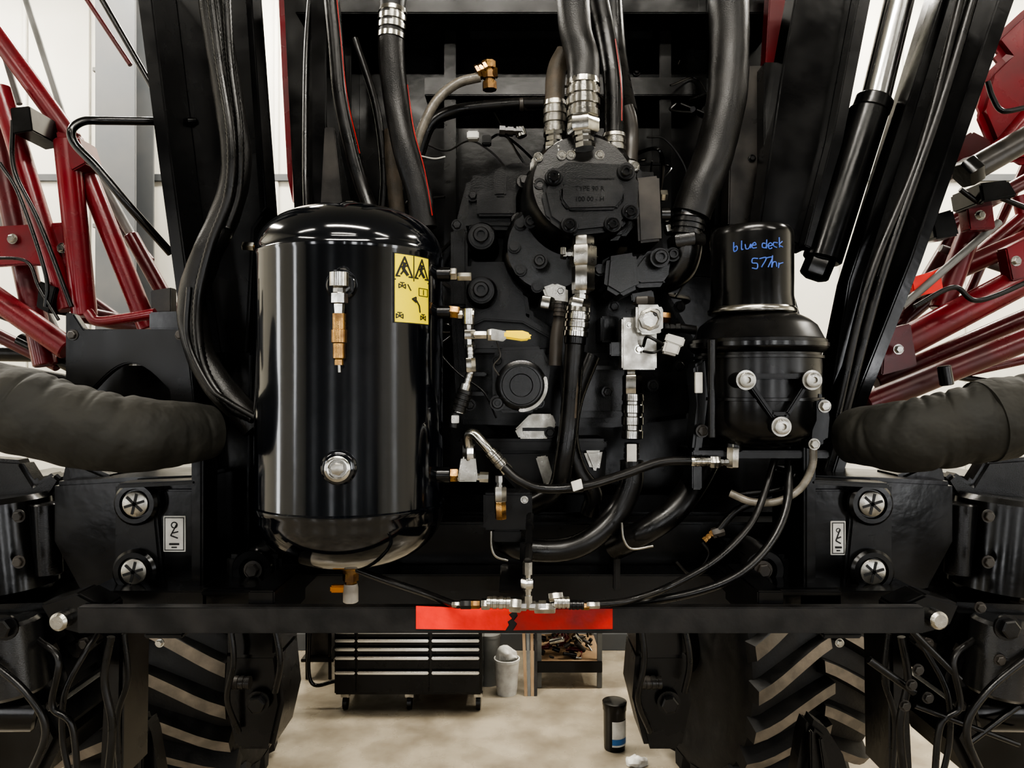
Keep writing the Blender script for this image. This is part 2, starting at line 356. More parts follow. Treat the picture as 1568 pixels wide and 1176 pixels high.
def pen(txt,u,v,adv,sc):
    for ch in txt:
        if ch!=' ':
            for st in L_[ch]:
                pts=[oncan(u+x*sc+random.uniform(-.7,.7),v+yv*sc+random.uniform(-.8,.8)) for x,yv in st]
                b.tube(pts,.0014,BLUE,raw=True,seg=6,sub=5)
        u+=adv*(.6 if ch==' ' else 1); v+=random.uniform(-1.6,1.6)
pen('blue deck',1106,370,8.6,1.0); pen('577hr',1132,396,9.6,1.25)
b.rect(1060,690,1270,702,yd-.05,yd+.1,BLK); b.rect(1060,690,1075,750,yd,yd+.1,BLK); b.rect(1110,560,1210,690,yd+.1,yd+.25,BLK)
b.done()
b=B('dryer_inlet_fitting'); yf=yd-.06
b.seg(1057,706,1088,706,17,yf,STEEL,'crimp'); b.seg(1086,707,1102,707,20,yf,STEEL,'hex'); b.seg(1100,707,1124,707,15,yf,STEEL,'stack')
b.seg(1121,716,1122,684,20,yf,STEEL,'hex'); b.seg(1122,690,1122,676,15,yf,ALU,'hex'); b.done()

# ================================================================ MAIN CHASSIS STRUCTURE
b=B('frame_rail')
b.prism([(203,-60),(380,-60),(408,322),(388,350),(375,600),(375,862),(312,862),(290,600),(240,230)],1.95,2.05,SATIN,.006)
b.prism([(203,-60),(226,-60),(262,240),(310,600),(330,862),(312,862),(290,600),(240,230)],1.80,1.95,SATIN,.004)
b.prism([(372,-60),(382,-60),(408,318),(398,330)],1.88,1.95,BLK,.003)
b.prism([(315,540),(385,540),(380,862),(322,862)],1.86,1.95,BLK,.006)
for u,v in ((260,60),(275,200),(300,420),(330,700),(345,760)): b.bolt(u,v,1.95,12,SATIN)
b.done()
b=B('frame_rail')
b.prism([(1455,-60),(1575,-60),(1412,400),(1325,625),(1245,868),(1205,868),(1270,600),(1305,430)],1.95,2.05,SATIN,.006)
b.prism([(1548,-60),(1575,-60),(1412,400),(1325,625),(1245,868),(1232,868),(1310,610),(1395,395)],1.82,1.95,BLK,.004)
b.prism([(1460,-60),(1474,-60),(1325,420),(1290,560),(1272,600),(1300,430)],1.88,1.95,BLK,.004)
b.done()
b=B('hydraulic_hose')
b.hose([(1500,-40,1.84),(1440,160,1.84),(1350,420,1.82),(1290,640,1.82),(1240,800,1.86)],16,RUB); b.done()
b=B('hydraulic_hose')
b.hose([(1480,-40,1.84),(1412,220,1.84),(1330,430,1.8),(1280,640,1.8)],13,RUB); b.done()
b=B('frame_strut')
b.prism([(1228,-60),(1345,-60),(1290,220),(1242,380),(1160,360),(1195,120)],2.0,2.1,BLK,.006)
b.prism([(1325,-60),(1345,-60),(1290,220),(1242,380),(1232,376),(1275,210)],1.95,2.0,SATIN,.003); b.done()
b=B('hydraulic_cylinder')
b.seg(1391,-60,1336,168,44,1.98,CHROME); b.seg(1340,150,1332,172,56,1.98,BLK); b.seg(1331,168,1258,400,58,1.98,BLK); 
b.seg(1262,385,1245,425,44,1.98,BLK,'hex'); b.done()
b=B('mounting_post')
b.prism([(1110,100),(1178,100),(1170,345),(1115,345),(1118,200)],2.12,2.2,DUST,.004); b.rect(1170,95,1192,350,2.06,2.2,BLK); b.bolt(1151,243,2.12,12,BLK)
b.rect(1095,-60,1115,345,2.2,2.3,BLK); b.done()
b=B('mounting_post')
b.prism([(474,-60),(500,-60),(500,190),(528,330),(478,330),(478,150)],2.05,2.2,BLK,.004); b.prism([(497,195),(512,195),(526,330),(490,330)],2.04,2.05,DUST,.002); b.done()
b=B('chassis_bulkhead')
b.prism([(430,-80),(1222,-80),(1190,100),(1190,360),(1250,560),(1250,945),(320,945),(320,560),(390,380),(450,330)],2.55,2.75,BLK,.01)
b.rect(452,-60,1200,20,2.3,2.55,BLK); b.rect(650,118,1090,146,2.4,2.55,BLK); b.rect(720,30,1000,60,2.42,2.55,BLK)
for u in (520,680,1010): b.rect(u,-60,u+18,560,2.42,2.55,BLK)
for i in range(30):
    u=random.uniform(460,1170); v=random.uniform(10,600); b.bolt(u,v,2.545,random.choice((12,16,20)),BLK)
b.seg(740,10,780,10,60,2.4,BLK)
b.done()
b=B('wiring_harness')
for i in range(26):
    u=random.uniform(640,1100); v=random.uniform(130,560); pts=[]
    for k in range(5):
        pts.append((u,v,random.uniform(2.15,2.4))); u+=random.uniform(-60,60); v+=random.uniform(-20,70)
    b.hose(pts,random.choice((3,4,6,9)),random.choice((RUB,WRAP,BLK)),seg=8)
b.hose([(990,210,2.1),(1020,215,2.1),(1050,260,2.1),(1045,300,2.1)],3,RUB,seg=8)
b.hose([(640,238,2),(665,243,2.0),(682,240,2.0)],2.5,WHT,seg=8)
b.hose([(690,515,1.9),(672,535,1.9),(700,570,1.9),(740,600,1.9),(760,640,1.9)],3,RUB,seg=8)
b.rect(715,200,733,212,1.99,2.02,WHT); b.rect(738,206,752,220,2.0,2.03,SATIN); b.seg(765,200,800,202,18,2.0,SATIN,'stack'); b.seg(795,196,800,210,16,2.0,STEEL)
b.done()

# ================================================================ GEARBOX + PUMP
b=B('gearbox')
b.prism([(700,330),(716,270),(790,246),(1010,262),(1020,440),(1065,520),(1060,640),(940,655),(700,650),(690,480)],2.12,2.5,CAST,.015)
b.prism([(712,350),(722,268),(815,268),(815,352)],2.0,2.12,CAST,.01)
b.rect(730,290,790,330,1.97,2.0,CAST,.006)
b.rect(757,258,775,300,1.96,2.02,CAST,.006); b.rect(690,350,716,470,2.05,2.14,CAST,.008)
for u,v in ((737,362),(737,445)):
    b.lathe(P(u,v,1.93),Vector((0,1,0)),[(0,K(20,1.93)),(.02,K(24,1.93)),(.2,K(26,1.93))],CAST,28)
    b.bolt(u,v,1.93,34,PUMPM,sock=True)
b.prism([(715,400),(800,400),(812,480),(850,505),(850,540),(720,540),(712,480)],2.0,2.15,CAST,.012)
b.prism([(716,488),(740,478),(800,480),(846,512),(846,520),(800,494),(742,490),(720,500)],1.97,2.02,CAST,.004)
b.rect(920,484,948,524,2.0,2.12,CAST,.004)
b.prism([(925,488),(943,488),(943,520),(925,520)],1.99,2.0,BLK,.001)
b.prism([(860,540),(960,540),(990,600),(960,640),(870,640)],2.05,2.2,CAST,.02)
for u0,v0,u1,v1 in ((880,560,950,566),(700,570,745,576),(700,600,745,606)): b.rect(u0,v0,u1,v1,1.985,2.1,CAST,.003)
for u,v in ((724,300),(700,345),(1040,470),(1000,590),(930,600),(880,600),(720,530),(985,398),(1040,560),(720,620),(800,420),(940,470)): b.bolt(u,v,1.99,18,PUMPM)
b.prism([(754,545),(765,532),(830,530),(843,560),(838,600),(820,632),(765,632),(754,620)],1.9,2.12,CAST,.008)
c=P(798,590,1.9); b.lathe(c,Vector((0,-1,0)),[(0,.066),(.012,.064),(.016,.056),(.016,.05),(.026,.048),(.026,.03),(.020,.028),(.020,0)],PUMPM,40)
b.bolt(762,617,1.895,24,PUMPM,sock=True); b.bolt(762,553,1.9,18,BLK,sock=True); b.bolt(826,617,1.9,16,BLK)
b.done()
b=B('pump_guard_bracket')
def arc(cu,cv,r0,r1,a0,a1,n=14):
    o=[];
    for i in range(n+1):
        a=math.radians(a0+(a1-a0)*i/n); o.append((cu+math.cos(a)*r1,cv+math.sin(a)*r1))
    for i in range(n,-1,-1):
        a=math.radians(a0+(a1-a0)*i/n); o.append((cu+math.cos(a)*r0,cv+math.sin(a)*r0))
    return o
b.prism(arc(798,590,36,41,-20,95),1.87,1.9,ALU,.002)
b.prism([(788,658),(812,634),(846,634),(852,650),(840,672),(795,672)],1.93,1.96,ALU,.004); b.bolt(842,662,1.93,18,BLK); b.rect(800,655,838,660,1.925,1.93,BLK,0)
b.rect(700,672,930,690,1.95,2.1,BLK,.008)
b.prism([(760,690),(930,686),(926,750),(800,760),(762,720)],1.98,2.1,SATIN,.01)
b.prism([(820,700),(838,697),(850,740),(835,748)],1.965,1.98,ALU,.004); b.prism([(893,690),(924,688),(918,722),(905,720)],1.96,1.98,ALU,.008)
b.done()
b=B('hydraulic_pump')
ax=Vector((-.03,-1,.06)).normalized()
c=P(880,345,2.14)
b.lathe(c,ax,[(0,.165),(.05,.17),(.07,.165),(.09,.172),(.15,.170),(.17,.155),(.24,.150),(.26,.142),(.34,.135),(.36,.12)],PUMPM,48)
for i in range(10):
    a=math.radians(i*36+10); q=c+Vector((math.cos(a)*.165,-.06,math.sin(a)*.165)); b.cyl(q,q+Vector((-.003,-.12,.006)),.02,PUMPM,14); b.cyl(q+Vector((0,-.12,.005)),q+Vector((0,-.14,.006)),.013,STEEL if i%3==0 else PUMPM,6)
c2=P(850,400,2.12); b.lathe(c2,Vector((-.12,-1,0)),[(0,.14),(.06,.145),(.1,.14),(.14,.13),(.2,.125),(.22,.11)],PUMPM,40)
for i in range(9):
    a=math.radians(90+i*30); p=c2+Vector((math.cos(a)*.118,-.19,math.sin(a)*.118)); b.lathe(p,Vector((0,-1,0)),[(0,.016),(.03,.016),(.03,.012),(.045,.012)],PUMPM,12)
b.prism([(828,292),(842,262),(870,246),(965,250),(980,270),(976,318),(950,352),(872,360),(838,335)],1.76,1.83,PUMPM,.012)
b.prism([(822,285),(840,252),(872,240),(972,244),(988,266),(984,330),(955,366),(868,372),(828,345)],1.83,1.95,PUMPM,.012)
b.prism([(858,285),(870,272),(945,272),(958,285),(956,305),(944,320),(870,322),(858,306)],1.748,1.76,PUMPM,.006)
for u,v in ((848,272),(958,264),(965,325),(872,345),(938,344)):
    b.lathe(P(u,v,1.76),Vector((0,-1,0)),[(0,.022),(.012,.02)],PUMPM,20); b.bolt(u,v,1.75,22,BLK,sock=True)
vs,fs=textmesh('TYPE 90 R',.016); o=P(880,292,1.747); b.add([Vector((o.x+v.x,o.y,o.z+v.y)) for v in vs],fs,BLK)
vs,fs=textmesh('100 00 - H',.016); o=P(880,308,1.747); b.add([Vector((o.x+v.x,o.y,o.z+v.y)) for v in vs],fs,BLK)
b.bolt(826,285,1.80,26,PUMPM,sock=True); b.bolt(826,400,1.86,24,PUMPM,sock=True); b.bolt(812,340,1.86,20,CAST,sock=True)
b.prism([(973,272),(1010,268),(1014,368),(978,372)],1.80,1.98,DUST,.006); b.prism([(930,392),(975,385),(980,440),(950,455),(925,440)],1.84,2.0,PUMPM,.01)
b.seg(1010,300,1022,300,18,1.86,STEEL,'hex'); b.seg(1010,330,1026,330,24,1.86,BLK); b.bolt(1010,395,1.83,30,PUMPM,sock=True)
b.prism([(985,385),(1030,378),(1040,410),(1020,438),(980,440),(955,425)],1.86,2.0,PUMPM,.012)
b.prism([(812,246),(822,234),(862,230),(872,246),(866,262),(822,268),(812,285)],1.80,1.88,ALU,.005)
b.prism([(868,225),(880,214),(915,214),(924,228),(924,246),(868,248)],1.79,1.87,ALU,.006)
b.prism([(930,238),(975,246),(980,262),(940,256)],1.79,1.87,ALU,.004)
for u,v in ((824,241),(860,238),(874,238),(918,238),(972,255)): b.bolt(u,v,1.785,15,STEEL)
b.done()
b=B('hose_end_fitting')
y=1.76
b.seg(893,122,893,182,52,y,STEEL,'crimp'); b.seg(893,180,893,205,50,y,STEEL,'hex'); b.seg(893,203,895,228,34,y,STEEL,'stack')
b.seg(850,155,850,205,36,1.82,ALU,'crimp'); b.seg(850,203,850,228,36,1.82,STEEL,'stack'); b.seg(850,226,850,240,42,1.82,STEEL,'hex')
b.seg(940,205,940,244,36,1.82,ALU,'crimp'); b.hose([(958,165,1.86),(964,185,1.86),(966,215,1.86),(964,250,1.84)],24,DUST)
b.done()
b=B('hose_end_fitting')
b.seg(893,362,893,380,34,1.78,ALU,'hex'); b.seg(893,376,893,408,42,1.78,ALU,'hex'); b.seg(893,405,893,446,36,1.78,STEEL,'hex'); b.seg(880,389,862,389,18,1.78,STEEL,'stack'); b.seg(866,386,858,386,22,1.78,STEEL,'hex')
b.seg(889,444,889,468,26,1.78,STEEL,'stack'); b.seg(889,458,885,474,34,1.78,STEEL,'hex'); b.seg(885,470,881,516,40,1.78,STEEL,'crimp')
b.prism([(830,440),(850,433),(870,440),(870,466),(838,462)],1.84,1.9,ALU,.006); b.seg(840,455,836,474,26,1.85,STEEL,'hex'); b.bolt(858,446,1.84,14,STEEL)
b.seg(858,462,856,485,20,1.85,DUST,'crimp'); b.hose([(858,480,1.86),(852,520,1.86),(850,560,1.86)],20,DUST)
b.done()
b=B('hose_elbow_fitting')
b.seg(1055,330,1050,362,52,1.86,PUMPM,'crimp'); b.hose([(1050,355,1.86),(1052,385,1.86),(1040,415,1.88),(1010,430,1.92),(985,432,1.95)],44,PUMPM)
b.seg(1062,318,1054,336,46,1.86,PUMPM,'hex'); b.seg(1050,360,1052,380,58,1.86,PUMPM,'hex'); b.seg(1026,350,1018,352,20,1.86,STEEL,'hex')
b.bolt(1030,390,1.84,22,BLK,sock=True); b.done()
b=B('hydraulic_manifold')
ym=1.80
b.rect(952,486,1006,566,ym,ym+.07,ALU,.004); b.prism([(974,466),(1012,466),(1016,474),(1016,506),(1008,512),(980,512),(974,504)],ym-.04,ym+.04,ALU,.006)
b.bolt(1004,480,ym-.04,14,DUST); b.seg(1012,486,1026,487,18,ym,BRASS,'hex'); b.bolt(978,535,ym,14,STEEL); b.bolt(963,498,ym,9,STEEL)
b.lathe(P(995,489,ym-.04),Vector((0,-1,0)),[(0,.028),(.01,.027),(.012,.02),(.006,.018),(.006,0)],ALU,8)
b.seg(985,455,985,467,34,ym,DUST,'hex'); b.prism([(966,450),(1000,444),(1003,460),(968,462)],ym-.01,ym+.05,CAST)
b.prism([(1022,510),(1050,518),(1046,532),(1018,522)],ym-.06,ym-.045,WHT,.003); b.prism([(1020,520),(1044,528),(1038,546),(1014,540)],ym-.06,ym-.03,WHT,.005)
b.hose([(1016,528,ym-.05),(1002,520,ym-.06),(990,516,ym-.05),(985,530,ym-.02)],5,INK)
b.hose([(1016,534,ym-.05),(1000,540,ym-.06),(985,538,ym-.02)],4,INK)
b.rect(934,524,952,545,ym+.02,ym+.07,CAST)
b.seg(968,566,968,576,24,ym+.03,STEEL,'hex'); b.seg(968,574,968,604,30,ym+.03,STEEL,'hex'); b.seg(969,602,968,672,34,ym+.03,STEEL,'crimp'); b.seg(968,678,966,712,24,ym+.03,SATIN,'crimp')
b.rect(960,680,975,708,ym-.005,ym,WHT,.001)
b.seg(1016,502,1040,502,20,ym+.05,CAST,'stack'); b.seg(1040,502,1066,506,14,ym+.05,RUB)
b.done()

# ================================================================ HOSES
def hose(pts,w,m,name='hydraulic_hose',**kw):
    b=B(name); b.hose(pts,w,m,**kw); return b
b=hose([(503,-50,2.0),(514,60,2.0),(522,150,2.0),(540,235,2.0),(556,290,2.0),(575,340,1.98)],24,RUB)
b.hose([(511,-50,1.978),(522,60,1.978),(532,150,1.978),(551,235,1.978)],1.6,TAPE2,seg=6)
b.done()
b=hose([(604,-50,1.95),(600,30,1.95),(600,90,1.95),(608,160,1.95),(622,230,1.93),(642,300,1.93),(650,350,1.93)],40,WRAP,lump=.025,seg=20)
b.seg(602,14,599,62,44,1.95,STEEL,'crimp')
b.hose([(624,130,1.915),(634,200,1.905),(650,260,1.9),(662,330,1.9)],1.8,TAPE2,seg=6); b.done()
b=hose([(876,-50,1.78),(880,40,1.78),(892,90,1.77),(893,130,1.76)],50,WRAP,lump=.025,seg=20); b.done()
b=hose([(905,-50,1.86),(925,40,1.86),(938,120,1.84),(940,205,1.83)],30,RUB); b.hose([(942,60,1.83),(951,130,1.81),(952,185,1.8)],1.8,TAPE2,seg=6); b.done()
b=hose([(935,-50,2.0),(942,60,2.0),(950,120,1.95),(962,175,1.87)],30,RUB); b.done()
b=hose([(866,80,1.84),(852,110,1.84),(849,160,1.82)],30,BRN); b.done()
b=hose([(1113,-50,1.9),(1117,60,1.9),(1112,150,1.88),(1095,230,1.87),(1072,290,1.86),(1058,330,1.86)],60,WRAP,lump=.025,seg=24); b.done()
b=hose([(735,118,2.05),(700,128,2.05),(668,155,2.03),(645,200,2.02),(634,236,2.02)],15,CLR,'clear_drain_hose')
b.seg(730,112,746,104,24,2.05,BRASS,'stack'); b.seg(748,95,750,138,22,2.05,BRASS,'stack'); b.seg(737,112,762,112,16,2.05,BRASS,'hex'); b.done()
b=hose([(640,240,2.1),(660,190,2.1),(700,170,2.1),(780,160,2.05),(836,158,2.0)],19,RUB); b.seg(795,160,832,158,20,2.03,DUST,'crimp'); b.done()
b=hose([(610,340,2.1),(602,260,2.1),(600,200,2.1)],24,BRN); b.done()
b=hose([(480,-50,2.1),(470,80,2.1),(468,250,2.05),(470,330,2.0)],10,RUB); b.done()
b=hose([(543,60,2.1),(575,160,2.1),(588,260,2.1),(585,330,2.1)],12,RUB); b.done()
b=hose([(881,510,1.79),(878,560,1.79),(872,640,1.8),(864,700,1.8),(852,750,1.82),(815,775,1.86)],30,RUB); b.hose([(886,528,1.775),(884,580,1.775),(880,640,1.782)],5,BRN,seg=6); b.seg(881,514,880,528,34,1.79,SATIN); b.done()
b=hose([(905,545,1.9),(880,610,1.88),(872,670,1.87),(885,720,1.87),(908,755,1.88),(902,785,1.9)],28,RUB); b.done()
b=hose([(967,705,1.82),(966,740,1.82),(945,785,1.82),(905,825,1.8),(860,842,1.8),(800,840,1.8),(770,828,1.85)],36,RUB); b.done()
b=hose([(1085,700,1.86),(1060,745,1.83),(1028,785,1.8),(985,815,1.8),(940,838,1.86)],40,RUB); b.done()
b=hose([(772,715,1.58),(795,735,1.57),(830,748,1.57),(890,745,1.58),(950,728,1.62),(1010,708,1.65),(1060,705,1.66)],14,RUB,'air_brake_hose')
b.seg(860,748,893,746,15,1.58,RUB); b.prism([(874,738),(890,733),(893,748),(878,753)],1.558,1.562,WHT,.001); b.done()
b=hose([(1245,685,1.66),(1243,715,1.66),(1225,748,1.66),(1190,768,1.66),(1150,768,1.68),(1118,755,1.7)],12,CLR,'air_line'); b.done()
b=hose([(1232,690,1.72),(1215,730,1.72),(1195,748,1.7),(1130,757,1.72)],10,RUB,'air_line'); b.done()
b=hose([(905,926,1.43),(960,920,1.45),(1020,900,1.52),(1090,862,1.56),(1140,815,1.6),(1165,770,1.64),(1190,690,1.7)],11,RUB,'air_line'); b.done()
b=hose([(870,930,1.5),(960,925,1.52),(1060,908,1.54),(1130,880,1.56),(1180,830,1.6),(1205,770,1.64),(1208,690,1.7)],13,RUB,'air_line'); b.done()
b=hose([(548,872,1.6),(590,888,1.55),(650,908,1.5),(695,925,1.43),(705,925,1.42)],11,RUB,'air_line'); b.done()
b=hose([(752,813,1.7),(753,838,1.7),(760,852,1.7),(778,858,1.7)],4,ALU,'cable_tie'); b.hose([(952,800,1.76),(955,825,1.76),(968,840,1.76),(1000,836,1.76)],4,ALU); b.done()
b=hose([(1035,860,1.8),(1060,880,1.8),(1085,850,1.8),(1075,830,1.8)],4,RUB,'wire_loop'); b.done()
b=hose([(1180,760,1.75),(1130,780,1.75),(1100,812,1.75),(1095,820,1.75)],12,RUB,'air_line'); b.seg(1078,828,1092,815,12,1.75,BRASS,'stack'); b.seg(1090,817,1108,812,16,1.75,DUST,'hex'); b.done()
b=B('hose_tee_fitting'); y=1.42
b.seg(692,925,706,925,10,y,STEEL,'hex'); b.seg(705,925,722,925,15,y,SATIN,'hex'); b.seg(720,925,735,925,14,y,BRASS,'hex')
b.seg(745,922,782,923,20,y,STEEL,'crimp'); b.seg(780,925,798,926,24,y,STEEL,'hex'); b.seg(796,927,836,927,17,y,STEEL,'stack'); b.seg(808,928,808,860,16,y,STEEL,'stack'); b.seg(808,900,808,885,22,y,STEEL,'hex')
b.seg(818,930,850,930,18,y,STEEL,'hex'); b.seg(848,922,872,922,20,y,STEEL,'crimp'); b.seg(870,926,894,926,15,y,SATIN,'crimp'); b.seg(890,928,902,928,12,y,BRASS,'hex'); b.seg(898,926,918,926,12,y,STEEL,'hex')
b.seg(840,914,862,912,16,y,STEEL,'hex'); b.seg(808,860,812,790,14,1.43,SATIN,'stack',y2=1.62); b.seg(737,925,750,925,17,y,STEEL,'hex'); b.done()
b=B('valve_bracket'); b.rect(740,755,815,812,1.68,1.76,SATIN,.005); b.rect(755,812,798,830,1.7,1.76,SATIN); b.bolt(803,765,1.68,12,STEEL); b.rect(796,830,812,862,1.66,1.7,BLK); b.done()

b=hose([(322,-50,1.78),(335,60,1.78),(352,160,1.77),(362,250,1.76),(345,330,1.75),(314,395,1.74),(296,460,1.74),(303,530,1.72),(335,590,1.7),(375,635,1.68),(392,655,1.68)],44,WRAP,lump=.05,seg=22); b.done()
b=hose([(345,-50,1.74),(352,80,1.74),(366,200,1.72),(365,290,1.72),(348,350,1.71)],13,RUB,'corrugated_conduit',corr=.07,cp=.006); b.done()
b=hose([(318,-50,1.72),(336,90,1.72),(354,210,1.70),(350,300,1.70),(322,380,1.70),(303,470,1.70),(312,560,1.68),(350,620,1.66),(388,642,1.64)],15,RUB,'corrugated_conduit',corr=.07,cp=.006); b.done()
b=hose([(290,440,1.66),(288,520,1.66),(320,590,1.64),(350,615,1.62),(392,640,1.6)],9,RUB,'air_line'); b.done()
b=B('grease_fitting'); b.seg(372,377,390,378,14,1.8,STEEL,'hex'); b.seg(388,380,398,380,10,1.8,BRASS,'hex'); b.done()

# ================================================================ AXLE + BAR
b=B('front_axle_housing')
b.rect(310,785,1250,950,2.06,2.4,BLK,.01); b.rect(392,800,1205,900,1.96,2.06,SATIN,.006)
for u0,u1 in ((308,440),(1132,1290)):
    b.rect(u0,900,u1,930,1.62,1.95,BLK,.004); b.rect(u0,906,u1,912,1.60,1.62,SATIN,.002)
b.rect(440,880,1132,905,1.85,1.95,BLK); b.rect(940,800,950,905,1.84,1.93,SATIN)
for u,v in ((388,872),(1168,872)):
    b.lathe(P(u,v,1.72),Vector((0,-1,0)),[(-.15,.05),(0,.05),(.01,.045),(.01,.03),(.0,.028),(0,0)],SATIN,32); b.bolt(u,v,1.715,28,DUST)
b.rect(345,850,430,900,1.72,1.92,BLK,.01); b.rect(1135,850,1210,900,1.72,1.92,BLK,.01)
b.done()
def axlebox(flip):
    b=B('suspension_housing')
    f=(lambda u:u) if not flip else (lambda u:1542-u)
    def R(u0,v0,u1,v1,y0,y1,m,bv=.005):
        a,c=f(u0),f(u1); b.rect(min(a,c),v0,max(a,c),v1,y0,y1,m,bv)
    def PR(pts,y0,y1,m,bv=.005): b.prism([(f(u),v) for u,v in pts],y0,y1,m,bv)
    PR([(80,738),(190,732),(310,728),(312,905),(122,908),(80,830)],1.72,1.94,BLK,.01)
    PR([(175,742),(240,742),(240,800),(250,900),(175,902)],1.69,1.72,SATIN,.006)
    PR([(180,740),(300,735),(300,742),(180,748)],1.66,1.72,SATIN,.003)
    R(130,905,318,928,1.62,1.9,SATIN,.003); R(292,650,310,905,1.66,1.75,BLK,.005)
    for u,v in ((212,770),(210,873)):
        p=P(f(u),v,1.69); b.lathe(p,Vector((0,-1,0)),[(0,.050),(.012,.050),(.018,.044),(.018,.034),(.01,.032),(.01,0)],BLK,36)
        b.lathe(p+Vector((0,-.008,0)),Vector((0,-1,0)),[(0,.029),(.008,.029),(.010,.026)],ALU,28)
        for k in range(3):
            a=math.pi*k/3+.3; dx,dz=math.cos(a),math.sin(a); 
            q=p+Vector((0,-.019,0)); w=.003
            b.add([q+Vector((dx*.024-dz*w,0,dz*.024+dx*w)),q+Vector((-dx*.024-dz*w,0,-dz*.024+dx*w)),q+Vector((-dx*.024+dz*w,0,-dz*.024-dx*w)),q+Vector((dx*.024+dz*w,0,dz*.024-dx*w))],[(0,1,2,3)],INK)
    if not flip: lu0,lu1,lv0,lv1=250,284,790,845
    else: lu0,lu1,lv0,lv1=1272,1295,798,850
    b.rect(lu0,lv0,lu1,lv1,1.702,1.72,WHT,.001)
    lw=lu1-lu0; LY=1.7012
    b.rect(lu0+2,lv0+2,lu1-2,lv1-2,LY,1.702,INK,0); b.rect(lu0+3.5,lv0+3.5,lu1-3.5,lv1-3.5,LY-.0006,LY,WHT,0)
    mx=(lu0+lu1)/2; LY-=.001
    for a0,a1 in ((0,180),(180,360)):
        b.prism([(mx+math.cos(math.radians(t))*lw*.16,lv0+14+math.sin(math.radians(t))*lw*.16) for t in range(a0,a1+1,30)]+[(mx+math.cos(math.radians(t))*lw*.10,lv0+14+math.sin(math.radians(t))*lw*.10) for t in range(a1,a0-1,-30)],LY,LY+.0004,INK,0)
    b.seg(mx+lw*.12,lv0+12,mx-lw*.16,lv0+30,2,LY,INK); b.seg(mx-lw*.16,lv0+30,mx+lw*.16,lv0+34,2,LY,INK); b.seg(mx-lw*.05,lv0+26,mx+lw*.18,lv0+24,2,LY,INK)
    b.seg(mx-lw*.22,lv1-12,mx+lw*.22,lv1-12,3,LY,INK); b.seg(mx-lw*.12,lv1-7,mx+lw*.12,lv1-7,2,LY,INK)
    PR([(-40,735),(40,742),(80,738),(118,905),(60,930),(-40,940)],1.97,2.3,BLK,.02)
    PR([(-40,700),(30,705),(52,740),(80,722),(95,735),(60,790),(-40,800)],1.9,1.96,CAST,.01)
    PR([(100,700),(170,730),(175,745),(90,745)],1.78,1.9,BLK,.01)
    R(240,750,296,900,1.705,1.72,BLK,.004)
    b.seg(f(5),760,f(20),905,130,1.86,BLK); b.seg(f(70),770,f(75),880,40,1.84,CAST)
    for v in (790,860): b.bolt(f(30),v,1.74,20,DUST)
    return b
b=axlebox(False); b.done(); b=axlebox(True); b.done()
b=B('cross_bar')
b.rect(118,930,1416,970,1.45,1.475,BEAMM,.002)
b.prism([(60,925),(118,908),(160,930),(160,968),(118,970),(80,960)],1.475,1.55,BLK,.005)
b.prism([(1372,930),(1418,910),(1470,925),(1455,960),(1416,970),(1372,968)],1.475,1.55,BLK,.005)
for u,v in ((98,948),(1430,946)): b.lathe(P(u,v,1.475),Vector((0,-1,0)),[(0,.018),(.018,.018),(.024,.013)],ALU,24); 
for u in (250,1290): b.rect(u-30,970,u+30,978,1.46,1.5,BLK); b.bolt(u-5,984,1.48,14,STEEL)
for u in (400,784,1180): b.rect(u-20,905,u+20,968,1.475,1.7,BLK)
b.done()
b=B('reflective_tape')
b.prism([(637,928),(690,930),(740,931),(783,931),(786,936),(779,941),(784,947),(777,952),(779,957),(774,965),(637,963)],1.447,1.4495,TAPE,.0)
b.prism([(790,934),(938,932),(938,963),(786,965),(792,955),(787,950),(793,943)],1.447,1.4495,TAPE2,.0); b.done()

b=B('canvas_hose_sleeve')
b.tube([(-90,612,1.5),(0,622,1.5),(60,637,1.5),(130,655,1.5),(200,665,1.52),(260,664,1.58),(320,662,1.66)],[K(x,1.5) for x in (67,67,65,62,60,54,46)],CANV,seg=96,lump=.022,sub=36,fold=.07); b.done()
b=B('canvas_hose_sleeve')
b.tube([(1306,668,1.68),(1350,668,1.6),(1400,667,1.54),(1460,655,1.52),(1520,642,1.5),(1568,633,1.5),(1660,620,1.5)],[K(x,1.5) for x in (46,54,58,60,62,61,61)],CANV,seg=96,lump=.022,sub=36,fold=.07)
b.tube([(1503,646,1.5),(1535,640,1.5)],[K(63,1.5)]*2,CANV,seg=40); b.done()
b=B('guard_plate')
cut=[(140+120*i/12*1.0,598-42*math.sin(math.pi*i/12)) for i in range(13)]
b.prism([(100,598),(100,478),(112,480),(128,504),(285,504),(300,640),(262,640)]+cut[::-1],1.72,1.745,SATIN,.003)
b.bolt(112,513,1.72,17,DUST); b.bolt(277,513,1.72,17,DUST); b.prism([(228,478),(285,476),(285,504),(228,504)],1.74,1.8,BLK)
b.prism([(130,560),(275,560),(290,625),(130,625)],1.86,1.9,BLK); b.done()
b=B('grab_rail'); b.tube([(300,186,1.95),(235,186,1.9),(160,185,1.85),(128,186,1.82),(110,200,1.8),(116,222,1.8),(150,258,1.8),(200,318,1.82),(262,388,1.9)],[K(6.5,1.8)]*9,BLK,sub=8); b.done()

